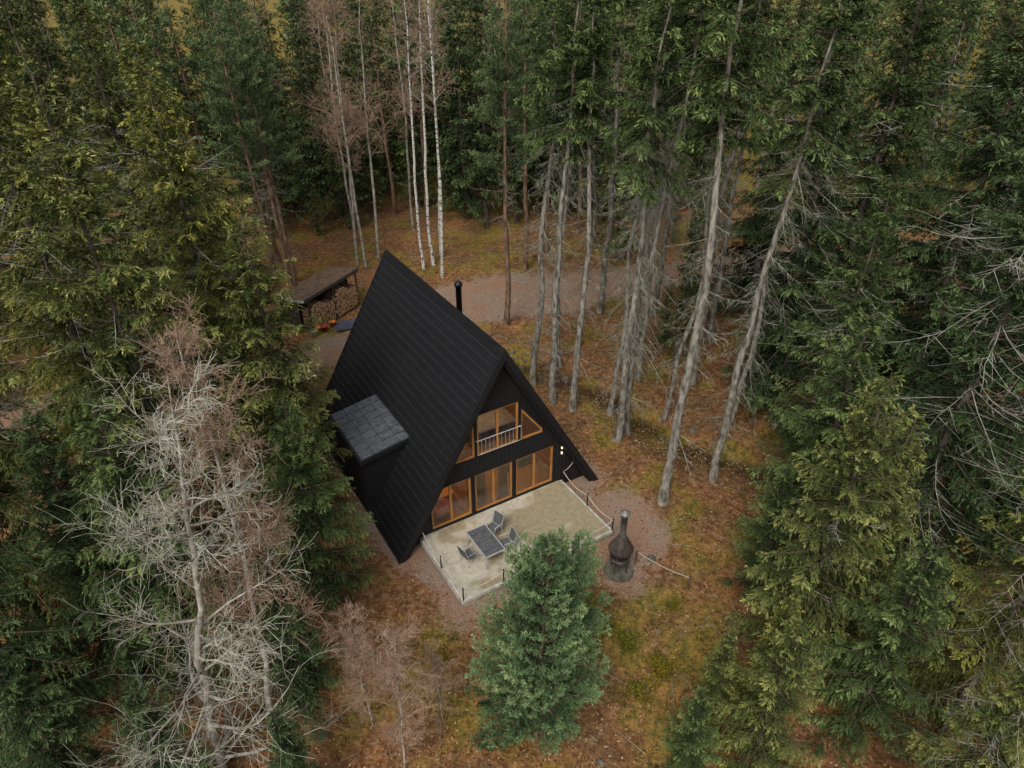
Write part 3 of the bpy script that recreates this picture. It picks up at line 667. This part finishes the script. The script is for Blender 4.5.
lathe('hood',[(.50,1.28),(.51,1.34),(.17,2.0),(.145,2.05)],m_rust,st)
lathe('flue',[(.135,2.02),(.135,3.05),(.15,3.05),(.15,3.10)],m_flue,st)
lathe('rain_cap',[(.21,3.22),(.02,3.34)],m_flue,st); tubes('cap_struts',[([(.12*c_,.12*s_,3.05),(.15*c_,.15*s_,3.25)],.01) for c_,s_ in ((1,0),(-1,0),(0,1),(0,-1))],m_rust,st)
rf=empty('rope_fence'); pf=[(5.1,20.2),(7.0,18.9)]
tubes('posts',[([(x,y,hz(x,y)-.2),(x,y,hz(x,y)+.8)],.04) for x,y in pf],m_barkp,rf)
tubes('rope',[([(p[0]+(q[0]-p[0])*t,p[1]+(q[1]-p[1])*t,hz(*p)*(1-t)+hz(*q)*t+.74-.5*t*(1-t)) for t in np.linspace(0,1,9)],.014) for p,q in zip(pf[:-1],pf[1:])],m_rope,rf)
# ---------------------------------------------------------------- wood shed
ws=empty('firewood_shed',(-12.9,42.6,hz(-12.9,42.6)),math.radians(64))
m_shroof=M('mossy_roof',(.05,.035,.025),(.17,.11,.07),5,.9,.5)
m_plank=M('dark_plank',(.03,.025,.02),(.07,.055,.045),4,.8,.2,(1,1,6))
for x_ in (-2.5,-.05,2.4):
    for y_,h_ in ((-1.25,2.42),(.9,2.1)): box('post',x_,x_+.1,y_,y_+.1,0,h_,m_plank,ws)
for k_ in range(10): box('rear_board',-2.5,2.5,1.0,1.03,.1+k_*.19,.27+k_*.19,m_plank,ws)
for x_ in (-2.53,2.5):
    for k_ in range(10): box('side_board',x_,x_+.03,-.4,1.0,.1+k_*.2,.27+k_*.2,m_plank,ws)
rf_=box('roof',-2.8,2.8,-1.2,1.25,0,.08,m_shroof,ws,.01); rf_.location=(0,0,2.3); rf_.rotation_euler=(math.radians(-8),0,0)
fe=box('roof_fascia',-2.83,2.83,-1.25,-1.203,-.09,.10,m_plank,ws); fe.location=(0,0,2.3); fe.rotation_euler=(math.radians(-8),0,0)
fe=box('roof_fascia',-2.86,-2.803,-1.25,1.25,-.05,.10,m_alu,ws); fe.location=(0,0,2.3); fe.rotation_euler=(math.radians(-8),0,0)
m_logend=M('cut_wood',(.50,.28,.12),(.78,.54,.30),9,.8)
mb=MB(); P0=[];P1=[];R=[]
for i_ in range(31):
    for k_ in range(14):
        x_=-2.35+i_*.155+(k_%2)*.07+rnd.gauss(0,.01); 
        if k_>11+2*math.sin(i_*.4): continue
        P0.append((x_,-1.22+rnd.gauss(0,.04),.1+k_*.145)); P1.append((x_,-.5,.1+k_*.145)); R.append(rnd.uniform(.06,.082))
R=np.array(R);P0=np.array(P0);P1=np.array(P1)
mb.prisms(P0,P1,R,R,1,sides=7); mb.prisms(P0,P0+[0,-.004,0],R,0.001,0,sides=7)
obj('stacked_firewood',mb.mesh('fw',[m_logend,m_barkp]),parent=ws)
def sheet(name,x,y,sx,sy,rot,mat,amp):
    e=empty(name,(x,y,hz(x,y)),rot); n_=14
    v=[((i/(n_-1)-.5)*sx,(j/(n_-1)-.5)*sy,.12+amp*math.sin(i*1.1+j*.5)*math.cos(j*.9-i*.3)+amp) for j in range(n_) for i in range(n_)]
    f=[(j*n_+i,j*n_+i+1,(j+1)*n_+i+1,(j+1)*n_+i) for j in range(n_-1) for i in range(n_-1)]
    me=bpy.data.meshes.new(name); me.from_pydata(v,[],f); me.materials.append(mat)
    for p in me.polygons: p.use_smooth=True
    obj('sheet',me,parent=e); box('pallet',-sx*.42,sx*.42,-sy*.4,sy*.4,.0,.1,m_plank,e)
m_tarp=M('blue_grey_tarpaulin',(.05,.06,.08),(.09,.105,.135),3,.5)
sheet('tarpaulin',-10.6,41.1,2.4,1.3,.5,m_tarp,.03)
for (x,y,mm) in ((-12.2,40.2,m_red),(-12.7,39.5,m_white),(-11.8,40.9,m_orange),(-12.6,40.0,m_orange)):
    e=empty('bucket',(x,y,hz(x,y)))
    lathe('body',[(.01,0),(.16,0),(.21,.38),(.23,.38),(.23,.41),(.19,.40),(.15,.03),(.01,.03)],mm,e,(0,0,0),16)
    tubes('handle',[([(.22*math.cos(t),0,.39+.16*math.sin(t)) for t in np.linspace(0,PI,9)],.008)],m_dgrey,e)
# ---------------------------------------------------------------- light, sky, camera
wd=bpy.data.worlds.new('World'); scn.world=wd; wd.use_nodes=True; nt=wd.node_tree; nt.nodes.clear()
sk=nt.nodes.new('ShaderNodeTexSky'); sk.sky_type='NISHITA'; sk.sun_disc=False; sk.sun_elevation=math.radians(50); sk.sun_rotation=math.radians(200); sk.air_density=1.5; sk.dust_density=4
hs=nt.nodes.new('ShaderNodeHueSaturation'); hs.inputs['Saturation'].default_value=.35
bg=nt.nodes.new('ShaderNodeBackground'); bg.inputs[1].default_value=.15; o=nt.nodes.new('ShaderNodeOutputWorld')
nt.links.new(sk.outputs[0],hs.inputs['Color']); nt.links.new(hs.outputs[0],bg.inputs[0]); nt.links.new(bg.outputs[0],o.inputs[0])
sl=bpy.data.lights.new('sun','SUN'); sl.energy=1.5; sl.angle=math.radians(20); sl.color=(1,.97,.92)
so=bpy.data.objects.new('sun',sl); so.rotation_euler=(math.radians(40),0,math.radians(-20)); so.location=(0,0,60); col.objects.link(so)
scn.view_settings.view_transform='Standard'; scn.view_settings.look='None'; scn.view_settings.exposure=0
cd=bpy.data.cameras.new('camera'); cd.lens=24.6; cd.sensor_width=36; cd.clip_end=5000; cd.clip_start=.1
co=bpy.data.objects.new('camera',cd); co.location=(0,0,22); co.rotation_euler=(math.radians(57),0,0); col.objects.link(co); scn.camera=co
